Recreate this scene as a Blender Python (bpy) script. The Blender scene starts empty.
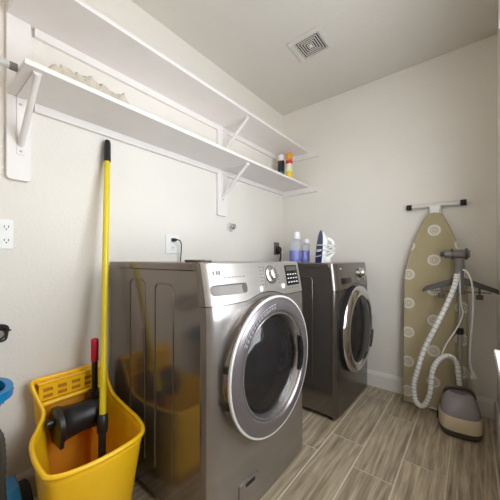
import bpy, bmesh, math, random
from mathutils import Vector, Matrix, noise
random.seed(7)
PI = math.pi
S = bpy.context.scene
COL = S.collection

# ------------------------------------------------------------------ camera, world, light, exposure
YAW = math.radians(38.9)
CAM_X, CAM_H = 1.463, 1.015
cd = bpy.data.cameras.new('camera'); cam = bpy.data.objects.new('camera', cd); COL.objects.link(cam)
cam.location = (CAM_X, 0, CAM_H); cam.rotation_euler = (PI/2, 0, YAW)
cd.sensor_width = 36.0; cd.lens = 36.0*275.0/500.0
cd.shift_y = 9.0/500.0
cd.clip_start = 0.02
S.camera = cam
w = bpy.data.worlds.new('overcast_sky'); S.world = w; w.use_nodes = True
bg = w.node_tree.nodes['Background']; bg.inputs[0].default_value = (0.97, 0.98, 1.0, 1); bg.inputs[1].default_value = 5.0
WY0, WY1, WZ0, WZ1 = 0.40, 1.46, 0.645, 2.06       # window opening in the right wall
pl = bpy.data.lights.new('window_portal', 'AREA'); pl.shape = 'RECTANGLE'
pl.size = WZ1-WZ0; pl.size_y = WY1-WY0; pl.cycles.is_portal = True
po = bpy.data.objects.new('window_portal', pl); COL.objects.link(po)
po.location = (1.72, (WY0+WY1)/2, (WZ0+WZ1)/2); po.rotation_euler = (0, PI/2, 0)
S.view_settings.view_transform = 'Standard'; S.view_settings.look = 'None'
S.view_settings.gamma = 1.0; S.view_settings.use_curve_mapping = False
S.view_settings.exposure = 1.08
try:
    S.cycles.max_bounces = 14; S.cycles.diffuse_bounces = 8; S.cycles.caustics_reflective = False
except Exception: pass

# ------------------------------------------------------------------ materials
def lin(c):
    return tuple(((v/255.)/12.92 if v/255. <= .04045 else ((v/255.+.055)/1.055)**2.4) for v in c)
M = {}
def mat(name, rgb, rough=.5, metal=0., vary=.06, vscale=9., bump=0., bscale=60., stretch=(1,1,1), **kw):
    m = bpy.data.materials.new(name); m.use_nodes = True
    nt = m.node_tree; n = nt.nodes; L = nt.links; b = n['Principled BSDF']
    c = lin(rgb)
    tc = n.new('ShaderNodeTexCoord'); mp = n.new('ShaderNodeMapping'); mp.inputs['Scale'].default_value = stretch
    L.new(tc.outputs['Object'], mp.inputs['Vector'])
    nz = n.new('ShaderNodeTexNoise'); nz.inputs['Scale'].default_value = vscale; nz.inputs['Detail'].default_value = 4
    L.new(mp.outputs[0], nz.inputs['Vector'])
    r = n.new('ShaderNodeValToRGB')
    r.color_ramp.elements[0].position = .3; r.color_ramp.elements[1].position = .7
    r.color_ramp.elements[0].color = tuple(x*(1-vary) for x in c)+(1,)
    r.color_ramp.elements[1].color = tuple(min(1, x*(1+vary)) for x in c)+(1,)
    L.new(nz.outputs['Fac'], r.inputs[0]); L.new(r.outputs[0], b.inputs['Base Color'])
    b.inputs['Roughness'].default_value = rough; b.inputs['Metallic'].default_value = metal
    if bump:
        n2 = n.new('ShaderNodeTexNoise'); n2.inputs['Scale'].default_value = bscale; n2.inputs['Detail'].default_value = 3
        L.new(mp.outputs[0], n2.inputs['Vector'])
        bp = n.new('ShaderNodeBump'); bp.inputs['Strength'].default_value = bump; bp.inputs['Distance'].default_value = .01
        L.new(n2.outputs['Fac'], bp.inputs['Height']); L.new(bp.outputs[0], b.inputs['Normal'])
    for k, v in kw.items(): b.inputs[k.replace('_', ' ')].default_value = v
    M[name] = m
    return m
mat('wall', (230, 225, 217), .85, vary=.02, vscale=2, bump=.22, bscale=75)
mat('ceiling', (216, 211, 203), .9, vary=.02, vscale=2, bump=.2, bscale=60)
mat('trim', (236, 233, 228), .45, vary=.02)
mat('shelf', (234, 229, 226), .5, vary=.02)
mat('white_plastic', (236, 236, 233), .4, vary=.02)
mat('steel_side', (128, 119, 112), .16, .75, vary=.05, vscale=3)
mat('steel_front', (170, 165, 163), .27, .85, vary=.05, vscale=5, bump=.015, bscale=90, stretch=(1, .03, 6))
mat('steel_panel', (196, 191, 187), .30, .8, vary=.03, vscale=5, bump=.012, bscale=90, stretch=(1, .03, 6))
mat('door_ring', (142, 135, 138), .27, .75, vary=.04)
mat('dryer_front', (112, 106, 101), .22, .85, vary=.05, vscale=5)
mat('dryer_panel', (138, 131, 125), .25, .85, vary=.04)
mat('chrome', (215, 212, 210), .09, 1., vary=.02)
mat('silver', (200, 197, 194), .25, .9, vary=.03)
mat('black_plastic', (30, 29, 30), .38, vary=.15)
mat('black_gloss', (24, 23, 25), .12, vary=.1)
mat('dark_gap', (22, 20, 20), .6, vary=.1)
mat('drum_metal', (205, 202, 202), .4, .6, vary=.25, vscale=14)
mat('grey_soft', (128, 123, 120), .75, vary=.05)
mat('print_ring', (176, 172, 174), .5, .3, vary=.05)
mat('bar_white', (222, 220, 217), .3, .35, vary=.03)
mat('hose_line', (160, 158, 156), .6, vary=.05)
mat('valve_grey', (205, 203, 200), .4, vary=.05)
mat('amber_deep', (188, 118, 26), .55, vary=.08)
mat('print_grey', (120, 117, 116), .6, vary=.05)
mat('print_light', (200, 200, 200), .6, vary=.05)
mat('yellow_plastic', (250, 196, 24), .36, vary=.05, vscale=6, Coat_Weight=.15)
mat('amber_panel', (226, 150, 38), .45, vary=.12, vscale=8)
mat('yellow_pole', (226, 202, 34), .32, vary=.05)
mat('red_grip', (190, 22, 48), .5, vary=.1, bump=.1, bscale=200)
mat('blue_plastic', (22, 128, 190), .35, vary=.1)
mat('grey_plastic', (112, 107, 103), .4, vary=.08)
mat('grey_dark', (74, 70, 67), .42, vary=.08)
mat('beige_plastic', (224, 208, 180), .42, vary=.05)
mat('aluminium', (188, 186, 184), .3, .9, vary=.04)
mat('rubber', (26, 25, 25), .7, vary=.1)
mat('hose_white', (232, 231, 228), .6, vary=.04)
mat('cord_black', (26, 25, 26), .5, vary=.1)
mat('cord_white', (228, 226, 222), .5, vary=.05)
mat('blue_liquid', (44, 62, 200), .2, vary=.08)
mat('navy', (36, 58, 110), .3, vary=.1)
mat('can_black', (34, 36, 40), .3, vary=.1)
mat('can_teal', (40, 120, 122), .3, vary=.1)
mat('can_yellow', (240, 205, 40), .3, vary=.05)
mat('can_orange', (228, 150, 30), .35, vary=.05)
mat('can_red', (205, 52, 34), .35, vary=.05)
mat('can_cream', (225, 226, 190), .35, vary=.1, vscale=60)
mat('cloth', (208, 199, 184), .95, vary=.1, vscale=30, bump=.8, bscale=140)
mat('leather', (96, 78, 62), .5, vary=.12)
mat('vent', (214, 209, 202), .5, vary=.03)
mat('vent_dark', (48, 44, 42), .7, vary=.1)
mat('grout', (222, 212, 194), .9, vary=.08, vscale=40)
mat('door_paint', (234, 231, 226), .4, vary=.02)
mat('board_frame', (200, 198, 194), .35, .6, vary=.04)

def glassy(name, rgb, transp, rough=.05, base=None, ior=1.5):
    m = bpy.data.materials.new(name); m.use_nodes = True; nt = m.node_tree; n = nt.nodes; L = nt.links
    b = n['Principled BSDF']; b.inputs['Base Color'].default_value = lin(base or rgb)+(1,); b.inputs['IOR'].default_value = ior; b.inputs['Roughness'].default_value = rough
    nz = n.new('ShaderNodeTexNoise'); nz.inputs['Scale'].default_value = 4
    mr = n.new('ShaderNodeMapRange'); mr.inputs['To Min'].default_value = rough; mr.inputs['To Max'].default_value = rough+.04
    L.new(nz.outputs['Fac'], mr.inputs[0]); L.new(mr.outputs[0], b.inputs['Roughness'])
    t = n.new('ShaderNodeBsdfTransparent'); t.inputs[0].default_value = lin(rgb)+(1,)
    mx = n.new('ShaderNodeMixShader'); mx.inputs[0].default_value = transp
    L.new(b.outputs[0], mx.inputs[1]); L.new(t.outputs[0], mx.inputs[2])
    L.new(mx.outputs[0], n['Material Output'].inputs[0]); M[name] = m
glassy('door_glass', (215, 212, 214), .6, .02, (40, 38, 40), 2.0)
glassy('window_glass', (245, 248, 250), .93, .02)
glassy('smoke_tank', (190, 180, 184), .35, .08)
glassy('clear_plastic', (235, 238, 242), .82, .1)

def tile_material():
    m = bpy.data.materials.new('wood_look_tile'); m.use_nodes = True; nt = m.node_tree; n = nt.nodes; L = nt.links
    b = n['Principled BSDF']; tc = n.new('ShaderNodeTexCoord'); oi = n.new('ShaderNodeObjectInfo')
    cb = n.new('ShaderNodeCombineXYZ')
    for i, k in enumerate((17., 31., 5.)):
        mu = n.new('ShaderNodeMath'); mu.operation = 'MULTIPLY'; mu.inputs[1].default_value = k
        L.new(oi.outputs['Random'], mu.inputs[0]); L.new(mu.outputs[0], cb.inputs[i])
    ad = n.new('ShaderNodeVectorMath'); ad.operation = 'ADD'
    L.new(tc.outputs['Object'], ad.inputs[0]); L.new(cb.outputs[0], ad.inputs[1])
    mp = n.new('ShaderNodeMapping'); mp.inputs['Scale'].default_value = (1, .13, 1); L.new(ad.outputs[0], mp.inputs[0])
    n1 = n.new('ShaderNodeTexNoise'); n1.inputs['Scale'].default_value = 24; n1.inputs['Detail'].default_value = 6
    n1.inputs['Distortion'].default_value = 1.2; L.new(mp.outputs[0], n1.inputs['Vector'])
    wv = n.new('ShaderNodeTexWave'); wv.inputs['Scale'].default_value = 7; wv.inputs['Distortion'].default_value = 16
    wv.inputs['Detail'].default_value = 3; wv.inputs['Detail Scale'].default_value = 1.2; L.new(mp.outputs[0], wv.inputs['Vector'])
    mp2 = n.new('ShaderNodeMapping'); mp2.inputs['Scale'].default_value = (1, .04, 1); L.new(ad.outputs[0], mp2.inputs[0])
    n3 = n.new('ShaderNodeTexNoise'); n3.inputs['Scale'].default_value = 130; n3.inputs['Detail'].default_value = 2; L.new(mp2.outputs[0], n3.inputs['Vector'])
    mx = n.new('ShaderNodeMix'); mx.data_type = 'FLOAT'; mx.inputs[0].default_value = .2
    L.new(n1.outputs['Fac'], mx.inputs[2]); L.new(wv.outputs['Fac'], mx.inputs[3])
    mx2 = n.new('ShaderNodeMix'); mx2.data_type = 'FLOAT'; mx2.inputs[0].default_value = .45
    L.new(mx.outputs[0], mx2.inputs[2]); L.new(n3.outputs['Fac'], mx2.inputs[3])
    r = n.new('ShaderNodeValToRGB'); e = r.color_ramp.elements
    e[0].position = .28; e[0].color = lin((124, 109, 89))+(1,); e[1].position = .72; e[1].color = lin((217, 201, 174))+(1,)
    x = e.new(.5); x.color = lin((174, 158, 133))+(1,)
    L.new(mx2.outputs[0], r.inputs[0])
    hs = n.new('ShaderNodeHueSaturation'); mr = n.new('ShaderNodeMapRange'); mr.inputs['To Min'].default_value = .9; mr.inputs['To Max'].default_value = 1.08
    L.new(oi.outputs['Random'], mr.inputs[0]); L.new(mr.outputs[0], hs.inputs['Value']); L.new(r.outputs[0], hs.inputs['Color'])
    L.new(hs.outputs[0], b.inputs['Base Color']); b.inputs['Roughness'].default_value = .42
    bp = n.new('ShaderNodeBump'); bp.inputs['Strength'].default_value = .2; bp.inputs['Distance'].default_value = .004
    L.new(mx2.outputs[0], bp.inputs['Height']); L.new(bp.outputs[0], b.inputs['Normal'])
    M['tile'] = m
tile_material()

def pad_material():
    # olive-tan cover with printed white round medallions in a staggered grid (flat print)
    m = bpy.data.materials.new('printed_cover'); m.use_nodes = True; nt = m.node_tree; n = nt.nodes; L = nt.links
    b = n['Principled BSDF']; tc = n.new('ShaderNodeTexCoord'); sp = n.new('ShaderNodeSeparateXYZ'); L.new(tc.outputs['Object'], sp.inputs[0])
    def mth(op, a, bb=None, c=None):
        k = n.new('ShaderNodeMath'); k.operation = op
        for i, v in enumerate((a, bb, c)):
            if v is None: continue
            if isinstance(v, (int, float)): k.inputs[i].default_value = v
            else: L.new(v, k.inputs[i])
        return k.outputs[0]
    sx, sz = .150, .204
    col = mth('ROUND', mth('DIVIDE', sp.outputs[0], sx))
    dx = mth('SUBTRACT', sp.outputs[0], mth('MULTIPLY', col, sx))
    off = mth('MULTIPLY', mth('ABSOLUTE', mth('MODULO', col, 2.)), sz/2)
    zz = mth('ADD', mth('ADD', sp.outputs[2], off), .012)
    row = mth('ROUND', mth('DIVIDE', zz, sz))
    dz = mth('SUBTRACT', zz, mth('MULTIPLY', row, sz))
    rr = mth('SQRT', mth('ADD', mth('MULTIPLY', dx, dx), mth('MULTIPLY', dz, dz)))
    ang = mth('ARCTAN2', dz, dx)
    edge = mth('ADD', .0385, mth('MULTIPLY', mth('SINE', mth('MULTIPLY', ang, 12.)), .0022))
    inside = mth('LESS_THAN', rr, edge)
    ring1 = mth('LESS_THAN', mth('ABSOLUTE', mth('SUBTRACT', rr, .021)), .0028)
    ring2 = mth('LESS_THAN', mth('ABSOLUTE', mth('SUBTRACT', rr, .010)), .003)
    pet = mth('MULTIPLY', mth('GREATER_THAN', mth('SINE', mth('MULTIPLY', ang, 12.)), .5), mth('GREATER_THAN', rr, .026))
    mask = mth('SUBTRACT', inside, mth('MULTIPLY', inside, mth('MINIMUM', mth('ADD', mth('ADD', ring1, ring2), mth('MULTIPLY', pet, .35)), 1.)))
    mx = n.new('ShaderNodeMix'); mx.data_type = 'RGBA'
    mx.inputs[6].default_value = lin((174, 160, 126))+(1,); mx.inputs[7].default_value = lin((226, 222, 210))+(1,)
    L.new(mth('MULTIPLY', mask, .9), mx.inputs[0]); L.new(mx.outputs[2], b.inputs['Base Color']); b.inputs['Roughness'].default_value = .85
    nz = n.new('ShaderNodeTexNoise'); nz.inputs['Scale'].default_value = 12
    bp = n.new('ShaderNodeBump'); bp.inputs['Strength'].default_value = .15; bp.inputs['Distance'].default_value = .01
    L.new(tc.outputs['Object'], nz.inputs['Vector']); L.new(nz.outputs['Fac'], bp.inputs['Height']); L.new(bp.outputs[0], b.inputs['Normal'])
    M['pad'] = m
pad_material()

# ------------------------------------------------------------------ mesh helpers
def obj(name, bm, m, parent=None, smooth=None, loc=None, bevel=0, seg=2):
    bmesh.ops.recalc_face_normals(bm, faces=bm.faces)
    me = bpy.data.meshes.new(name); bm.to_mesh(me); bm.free()
    me.materials.append(M[m])
    o = bpy.data.objects.new(name, me); COL.objects.link(o)
    if parent: o.parent = parent
    if loc: o.location = loc
    if smooth is not None:
        for p in me.polygons: p.use_smooth = True
        md = o.modifiers.new('edge_split', 'EDGE_SPLIT'); md.split_angle = math.radians(smooth)
    if bevel:
        md = o.modifiers.new('bevel', 'BEVEL'); md.width = bevel; md.segments = seg; md.limit_method = 'ANGLE'
        for p in me.polygons: p.use_smooth = True
        try: md.harden_normals = True
        except Exception: pass
    return o
def box(bm, x0, x1, y0, y1, z0, z1):
    v = [bm.verts.new((x, y, z)) for x in (x0, x1) for y in (y0, y1) for z in (z0, z1)]
    for f in ((0,1,3,2), (4,6,7,5), (0,4,5,1), (2,3,7,6), (0,2,6,4), (1,5,7,3)):
        bm.faces.new([v[i] for i in f])
    return bm
def B(*a): return box(bmesh.new(), *a)
def frame_from(t):
    t = Vector(t).normalized(); up = Vector((0,0,1)) if abs(t.z) < .9 else Vector((1,0,0))
    a = t.cross(up).normalized(); return a, t.cross(a).normalized()
def tube(bm, pts, rad, seg=12, closed=False, cap=True):
    pts = [Vector(p) for p in pts]; n = len(pts)
    if not hasattr(rad, '__len__'): rad = [rad]*n
    rings = []; pa = None
    for i, p in enumerate(pts):
        if closed: t = pts[(i+1) % n]-pts[i-1]
        else: t = pts[min(i+1, n-1)]-pts[max(i-1, 0)]
        if t.length < 1e-9: t = pts[min(i+2, n-1)]-pts[max(i-2, 0)]
        t.normalize()
        if pa is None: a, b = frame_from(t)
        else:
            a = pa-t*pa.dot(t)
            if a.length < 1e-6: a, b = frame_from(t)
            a.normalize(); b = t.cross(a)
        pa = a
        rings.append([bm.verts.new(p+rad[i]*(math.cos(2*PI*k/seg)*a+math.sin(2*PI*k/seg)*b)) for k in range(seg)])
    for i in range(n if closed else n-1):
        r0, r1 = rings[i], rings[(i+1) % n]
        for k in range(seg):
            bm.faces.new((r0[k], r0[(k+1) % seg], r1[(k+1) % seg], r1[k]))
    if cap and not closed:
        bm.faces.new(rings[0][::-1]); bm.faces.new(rings[-1])
    return bm
def T(pts, rad, seg=12, closed=False): return tube(bmesh.new(), pts, rad, seg, closed)
def spline(pts, n=8, closed=False):
    P = [Vector(p) for p in pts]; out = []; m = len(P)
    rng = range(m) if closed else range(m-1)
    for i in rng:
        if closed: p0, p1, p2, p3 = P[i-1], P[i], P[(i+1) % m], P[(i+2) % m]
        else: p0, p1, p2, p3 = P[max(i-1, 0)], P[i], P[i+1], P[min(i+2, m-1)]
        for k in range(n):
            t = k/n
            out.append(.5*((2*p1)+(-p0+p2)*t+(2*p0-5*p1+4*p2-p3)*t*t+(-p0+3*p1-3*p2+p3)*t**3))
    if not closed: out.append(P[-1])
    return out
def lathe(prof, axis='z', org=(0,0,0), seg=32, bm=None, capend=True):
    """prof: list of (radius, height along axis)"""
    bm = bm or bmesh.new(); org = Vector(org); rings = []
    for r, h in prof:
        ring = []
        for k in range(seg):
            a = 2*PI*k/seg; c, s = r*math.cos(a), r*math.sin(a)
            v = {'z': (c, s, h), 'x': (h, c, s), 'y': (c, h, s)}[axis]
            ring.append(bm.verts.new(org+Vector(v)))
        rings.append(ring)
    for i in range(len(rings)-1):
        for k in range(seg):
            bm.faces.new((rings[i][k], rings[i][(k+1) % seg], rings[i+1][(k+1) % seg], rings[i+1][k]))
    if capend:
        for r, ring in ((prof[0][0], rings[0]), (prof[-1][0], rings[-1])):
            if r > 1e-4: bm.faces.new(ring)
    bmesh.ops.remove_doubles(bm, verts=bm.verts, dist=1e-5)
    return bm
def loft(loops, bm=None, cap0=True, cap1=True):
    bm = bm or bmesh.new(); rs = [[bm.verts.new(p) for p in l] for l in loops]; n = len(rs[0])
    for i in range(len(rs)-1):
        for k in range(n):
            bm.faces.new((rs[i][k], rs[i][(k+1) % n], rs[i+1][(k+1) % n], rs[i+1][k]))
    if cap0: bm.faces.new(rs[0][::-1])
    if cap1: bm.faces.new(rs[-1])
    return bm
def sgn(x): return 1 if x >= 0 else -1
def sell(cx, cy, rx, ry, z, e=4., n=36):
    out = []
    for k in range(n):
        a = 2*PI*k/n; c, s = math.cos(a), math.sin(a)
        out.append((cx+rx*sgn(c)*abs(c)**(2/e), cy+ry*sgn(s)*abs(s)**(2/e), z))
    return out
def rrect_yz(y0, y1, z0, z1, r, n=5):
    pts = []
    for cy, cz, a0 in ((y1-r, z1-r, 0), (y0+r, z1-r, 90), (y0+r, z0+r, 180), (y1-r, z0+r, 270)):
        for k in range(n+1):
            a = math.radians(a0+90*k/n); pts.append((cy+r*math.cos(a), cz+r*math.sin(a)))
    return pts
def prism_x(pts, x0, x1, bm=None):
    return loft([[(x0, p[0], p[1]) for p in pts], [(x1, p[0], p[1]) for p in pts]], bm)
def grid(fn, nu, nv, bm=None, skip=None):
    bm = bm or bmesh.new()
    V = [[bm.verts.new(fn(i/nu, j/nv)) for j in range(nv+1)] for i in range(nu+1)]
    for i in range(nu):
        for j in range(nv):
            q = (V[i][j], V[i+1][j], V[i+1][j+1], V[i][j+1])
            if skip and skip(sum((v.co for v in q), Vector())/4): continue
            bm.faces.new(q)
    return bm
def tag(o, label, cat, group=None):
    o['label'] = label; o['category'] = cat
    if group: o['group'] = group
    return o
def thing(name, label, cat, loc=(0,0,0), rz=0, group=None):
    o = bpy.data.objects.new(name, None); COL.objects.link(o); o.location = loc; o.rotation_euler = (0, 0, rz); o.empty_display_size = .05
    return tag(o, label, cat, group)
def struct(o): o['kind'] = 'structure'; return o

# ------------------------------------------------------------------ room shell
RX, YB, YF, ZC = 1.587, 2.336, -1.05, 2.44
TW = .14
floor = struct(obj('floor', B(-TW, RX+TW, YF-TW, YB+TW, -.12, -.003), 'grout'))
struct(obj('ceiling', B(-TW, RX+TW, YF-TW, YB+TW, ZC, ZC+.1), 'ceiling'))
struct(obj('wall_left', B(-TW, 0, YF-TW, YB+TW, -.003, ZC), 'wall'))
struct(obj('wall_back', B(0, RX, YB, YB+TW, -.003, ZC), 'wall'))
struct(obj('wall_front', B(0, RX, YF-TW, YF, -.003, ZC), 'wall'))
bm = bmesh.new()
box(bm, RX, RX+TW, YF-TW, WY0, -.003, ZC); box(bm, RX, RX+TW, WY1, YB+TW, -.003, ZC)
box(bm, RX, RX+TW, WY0, WY1, -.003, WZ0); box(bm, RX, RX+TW, WY0, WY1, WZ1, ZC)
struct(obj('wall_right', bm, 'wall'))
# floor tiles: wood-look porcelain planks, staggered, recessed grout
TX, TY, G = .1827, .6015, .0062
cols = [(-4, 1.55), (-3, 1.75), (-2, 1.35), (-1, 1.366), (0, 1.55), (1, 1.366), (2, 1.572), (3, 1.369), (4, 1.57)]
for c, y0 in cols:
    xa, xb = max(.825+c*TX+G/2, .002), min(.825+(c+1)*TX-G/2, RX-.002)
    if xb-xa < .01: continue
    k = math.floor((YF-y0)/TY)
    while y0+k*TY < YB:
        ya, yb = max(y0+k*TY+G/2, YF+.002), min(y0+(k+1)*TY-G/2, YB-.002); k += 1
        if yb-ya < .01: continue
        hx, hy, cf = (xb-xa)/2, (yb-ya)/2, .0012
        t = obj('tile', loft([[(-hx,-hy,-.0028), (hx,-hy,-.0028), (hx,hy,-.0028), (-hx,hy,-.0028)], [(-hx,-hy,-cf), (hx,-hy,-cf), (hx,hy,-cf), (-hx,hy,-cf)],
             [(-hx+cf,-hy+cf,0), (hx-cf,-hy+cf,0), (hx-cf,hy-cf,0), (-hx+cf,hy-cf,0)]]), 'tile', floor, loc=((xa+xb)/2, (ya+yb)/2, 0))
# baseboards
def baseboard(name, pts_fn, L0, L1):
    prof = [(0, 0), (.014, 0), (.014, .095), (.009, .112), (.006, .12), (0, .12)]
    bm = loft([[pts_fn(d, l, z) for d, z in prof] for l in (L0, L1)])
    return struct(obj(name, bm, 'trim'))
baseboard('baseboard_left', lambda d, l, z: (d, l, z), YF, YB)
baseboard('baseboard_back', lambda d, l, z: (l, YB-d, z), .014, RX-.014)
baseboard('baseboard_right', lambda d, l, z: (RX-d, l, z), YF, YB)
# window in the right wall (beyond the frame's right edge; its sill and headrail ends just show)
win = obj('window_1', bmesh.new(), 'trim'); struct(win)
bm = bmesh.new(); fx0, fx1 = RX+.07, RX+.12
for a in ((WY0, WY0+.05, WZ0, WZ1), (WY1-.05, WY1, WZ0, WZ1), (WY0+.05, WY1-.05, WZ0, WZ0+.05), (WY0+.05, WY1-.05, WZ1-.05, WZ1)):
    box(bm, fx0, fx1, *a)
obj('window_frame', bm, 'trim', win)
obj('sash_rail', B(fx0, fx1, WY0+.05, WY1-.05, 1.34, 1.385), 'trim', win)
obj('mullion', B(fx0+.01, fx1-.01, .94, .965, WZ0+.05, 1.34), 'trim', win)
for ya, yb, za, zb in ((WY0+.05, .94, WZ0+.05, 1.34), (.965, WY1-.05, WZ0+.05, 1.34), (WY0+.05, WY1-.05, 1.385, WZ1-.05)):
    obj('pane', B(fx0+.022, fx0+.026, ya, yb, za, zb), 'window_glass', win)
obj('window_sill', B(RX-.054, RX+.07, WY0-.05, WY1+.05, WZ0-.028, WZ0), 'trim', win, bevel=.004)
obj('window_apron', loft([[(RX-.012, WY0-.03, WZ0-.11), (RX-.001, WY0-.03, WZ0-.11), (RX-.001, WY1+.03, WZ0-.11), (RX-.012, WY1+.03, WZ0-.11)],
                          [(RX-.045, WY0-.03, WZ0-.028), (RX-.001, WY0-.03, WZ0-.028), (RX-.001, WY1+.03, WZ0-.028), (RX-.045, WY1+.03, WZ0-.028)]]), 'trim', win)
obj('blind_headrail', B(RX-.04, RX-.001, WY0-.05, WY1+.05, 1.95, 2.09), 'trim', win, bevel=.004)
# door in the wall behind the camera
door = struct(obj('door_1', B(.42, 1.22, YF+.001, YF+.03, .012, 2.03), 'door_paint'))
for z0, z1 in ((.2, .92), (1.08, 1.88)):
    for x0, x1 in ((.52, .78), (.86, 1.12)):
        obj('panel', B(x0, x1, YF+.03, YF+.036, z0, z1), 'door_paint', door, bevel=.004)
bm = bmesh.new(); box(bm, .35, .41, YF+.0005, YF+.02, .0, 2.1); box(bm, 1.23, 1.29, YF+.0005, YF+.02, 0, 2.1); box(bm, .41, 1.23, YF+.0005, YF+.02, 2.04, 2.1)
obj('casing', bm, 'trim', door)
h = obj('handle', lathe([(.028, .03), (.028, .04), (.01, .045), (.01, .07), (.028, .078), (.03, .095), (.0, .105)], 'y', (1.15, YF, .98)), 'silver', door, smooth=40)

# added fill lamp, unseen above and behind the camera, to brighten floor and room
def fill_lamp(x, y, power):
    t = thing('fill_lamp', 'added fill lamp, unseen round white dome on the ceiling behind the camera', 'lamp', (x, y, ZC))
    obj('fill_lamp_base', lathe([(.175, -.0005), (.175, -.022), (.165, -.026), (.0, -.026)], 'z', seg=40), 'white_plastic', t, smooth=40)
    m = bpy.data.materials.new('fill_lamp_glow'); m.use_nodes = True; n = m.node_tree.nodes; b = n['Principled BSDF']
    b.inputs['Base Color'].default_value = (.9, .88, .84, 1); b.inputs['Emission Color'].default_value = (1, .93, .84, 1); b.inputs['Emission Strength'].default_value = power
    M['fill_lamp_glow'] = m
    obj('fill_lamp_dome', lathe([(.160, -.0262), (.150, -.055), (.115, -.082), (.06, -.098), (0, -.102)], 'z', seg=40, capend=False), 'fill_lamp_glow', t, smooth=60)
fill_lamp(.95, -.35, 6.)

# ------------------------------------------------------------------ shelving on the left wall
Y0S = .245
def shelf_thing(name, label, zb, depth, ybr):
    t = thing(name, label, 'shelf', (0, Y0S, zb), group='white wall shelves')
    L = YB-Y0S
    obj('shelf_board', B(.001, depth, 0, L-.001, 0, .019), 'shelf', t, bevel=.002)
    obj('wall_cleat', B(.001, .019, .09, L-.02, -.036, -.0005), 'shelf', t)
    obj('end_cleat', B(.001, .372, L-.019, L-.001, -.05, -.0005), 'shelf', t, bevel=.001)
    for yb in ybr:
        y = yb-Y0S
        b = obj('bracket', B(.0205, .262, y-.013, y+.013, -.005, -.0006), 'shelf', t)
        obj('wall_plate', B(.0205, .0245, y-.013, y+.013, -.235, -.005), 'shelf', b)
        bm = bmesh.new()
        a0, a1 = Vector((.262, y, -.004)), Vector((.026, y, -.195))
        tube(bm, [a0+Vector((0, 0, -.004)), a1], .011, 8)
        obj('strut', bm, 'shelf', b, smooth=50)
        for z in (-.03, -.222):
            obj('screw', lathe([(.0, .0265), (.004, .026), (.005, .0245)], 'x', (0, y, z), 10), 'silver', b, smooth=60)
    return t
shelf_thing('wall_shelf', 'lower white wooden wall shelf, the one holding the spray cans', 1.678, .287, (.287, 1.465))
shelf_thing('wall_shelf', 'upper white wooden wall shelf just below the ceiling, with nothing on it', 1.998, .287, (1.465,))
def upright(label, y0, y1, z0, z1):
    pts = [(p[0], p[1]) for p in rrect_yz(y0, y1, z0, z1, .014, 4)]
    tag(obj('shelf_upright', prism_x(pts, .001, .0205), 'shelf', bevel=.0015), label, 'wall board', 'white upright boards behind the shelf brackets')
upright('white vertical wall board with rounded foot at the near left end of the shelves', .243, .322, 1.338, 2.36)
upright('white vertical wall board with rounded foot above the washer', 1.416, 1.513, 1.336, 2.2)
t = thing('closet_rod', 'grey metal hanging rod running off the left edge beside the lower shelf end', 'rod', (.198, -.9, 1.697))
obj('rod', T([(0, -.148, 0), (0, 1.136, 0)], .0125, 16), 'valve_grey', t, smooth=50)
obj('end_plug', lathe([(.0127, 1.120), (.0135, 1.124), (.0135, 1.142), (.0, 1.1425)], 'y', (0, 0, 0), 20), 'grey_soft', t, smooth=40)
# crumpled cloth on the lower shelf
def cl(u, v):
    x = .10+.165*u; y = .30+.36*v
    e = min(1, 5.5*min(u, 1-u))*min(1, 7*min(v, 1-v))
    hgt = e*(.058+.018*noise.noise(Vector((x*30, y*22, 1)))+.014*noise.noise(Vector((x*75, y*70, 4)))+.008*noise.noise(Vector((x*150, y*150, 9))))
    return (x+.006*noise.noise(Vector((y*40, 3, x*20))), y+.006*noise.noise(Vector((x*40, 7, y*20))), 1.698+max(hgt, .0)+.0005)
o = tag(obj('crumpled_cloth', grid(cl, 44, 90), 'cloth', smooth=80), 'crumpled off-white cloth lying on the near end of the lower shelf', 'cloth')
# spray cans
def spray_can(label, x, y, h, r, bands, capm, caph, capr):
    t = thing('spray_can', label, 'can', (x, y, 1.6975), group='spray cans on the lower shelf')
    z = 0
    for i, (m, f) in enumerate(bands):
        z1 = z+f*h
        pr = [(r, z), (r, z1)]
        if i == 0: pr = [(0, .001), (r-.002, 0), (r, .003), (r, z1)]
        obj(['can_body', 'label_band', 'label_band', 'label_band'][min(i, 3)], lathe(pr, 'z', seg=28, capend=False), m, t, smooth=40); z = z1
    obj('shoulder', lathe([(r, z), (r*.92, z+.008), (capr*.95, z+.012)], 'z', seg=28), 'silver', t, smooth=50)
    obj('cap', lathe([(capr, z+.010), (capr, z+.010+caph*.85), (capr*.9, z+caph+.008), (0, z+caph+.010)], 'z', seg=28), capm, t, smooth=40)
spray_can('black and teal spray can with white cap at the lower shelf end', .128, 2.10, .190, .031, [('can_teal', .5), ('can_black', .5)], 'white_plastic', .05, .026)
spray_can('yellow spray can with orange cap and red band at the lower shelf end', .196, 2.125, .190, .030, [('can_yellow', .48), ('can_cream', .36), ('can_red', .16)], 'can_orange', .055, .030)

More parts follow.
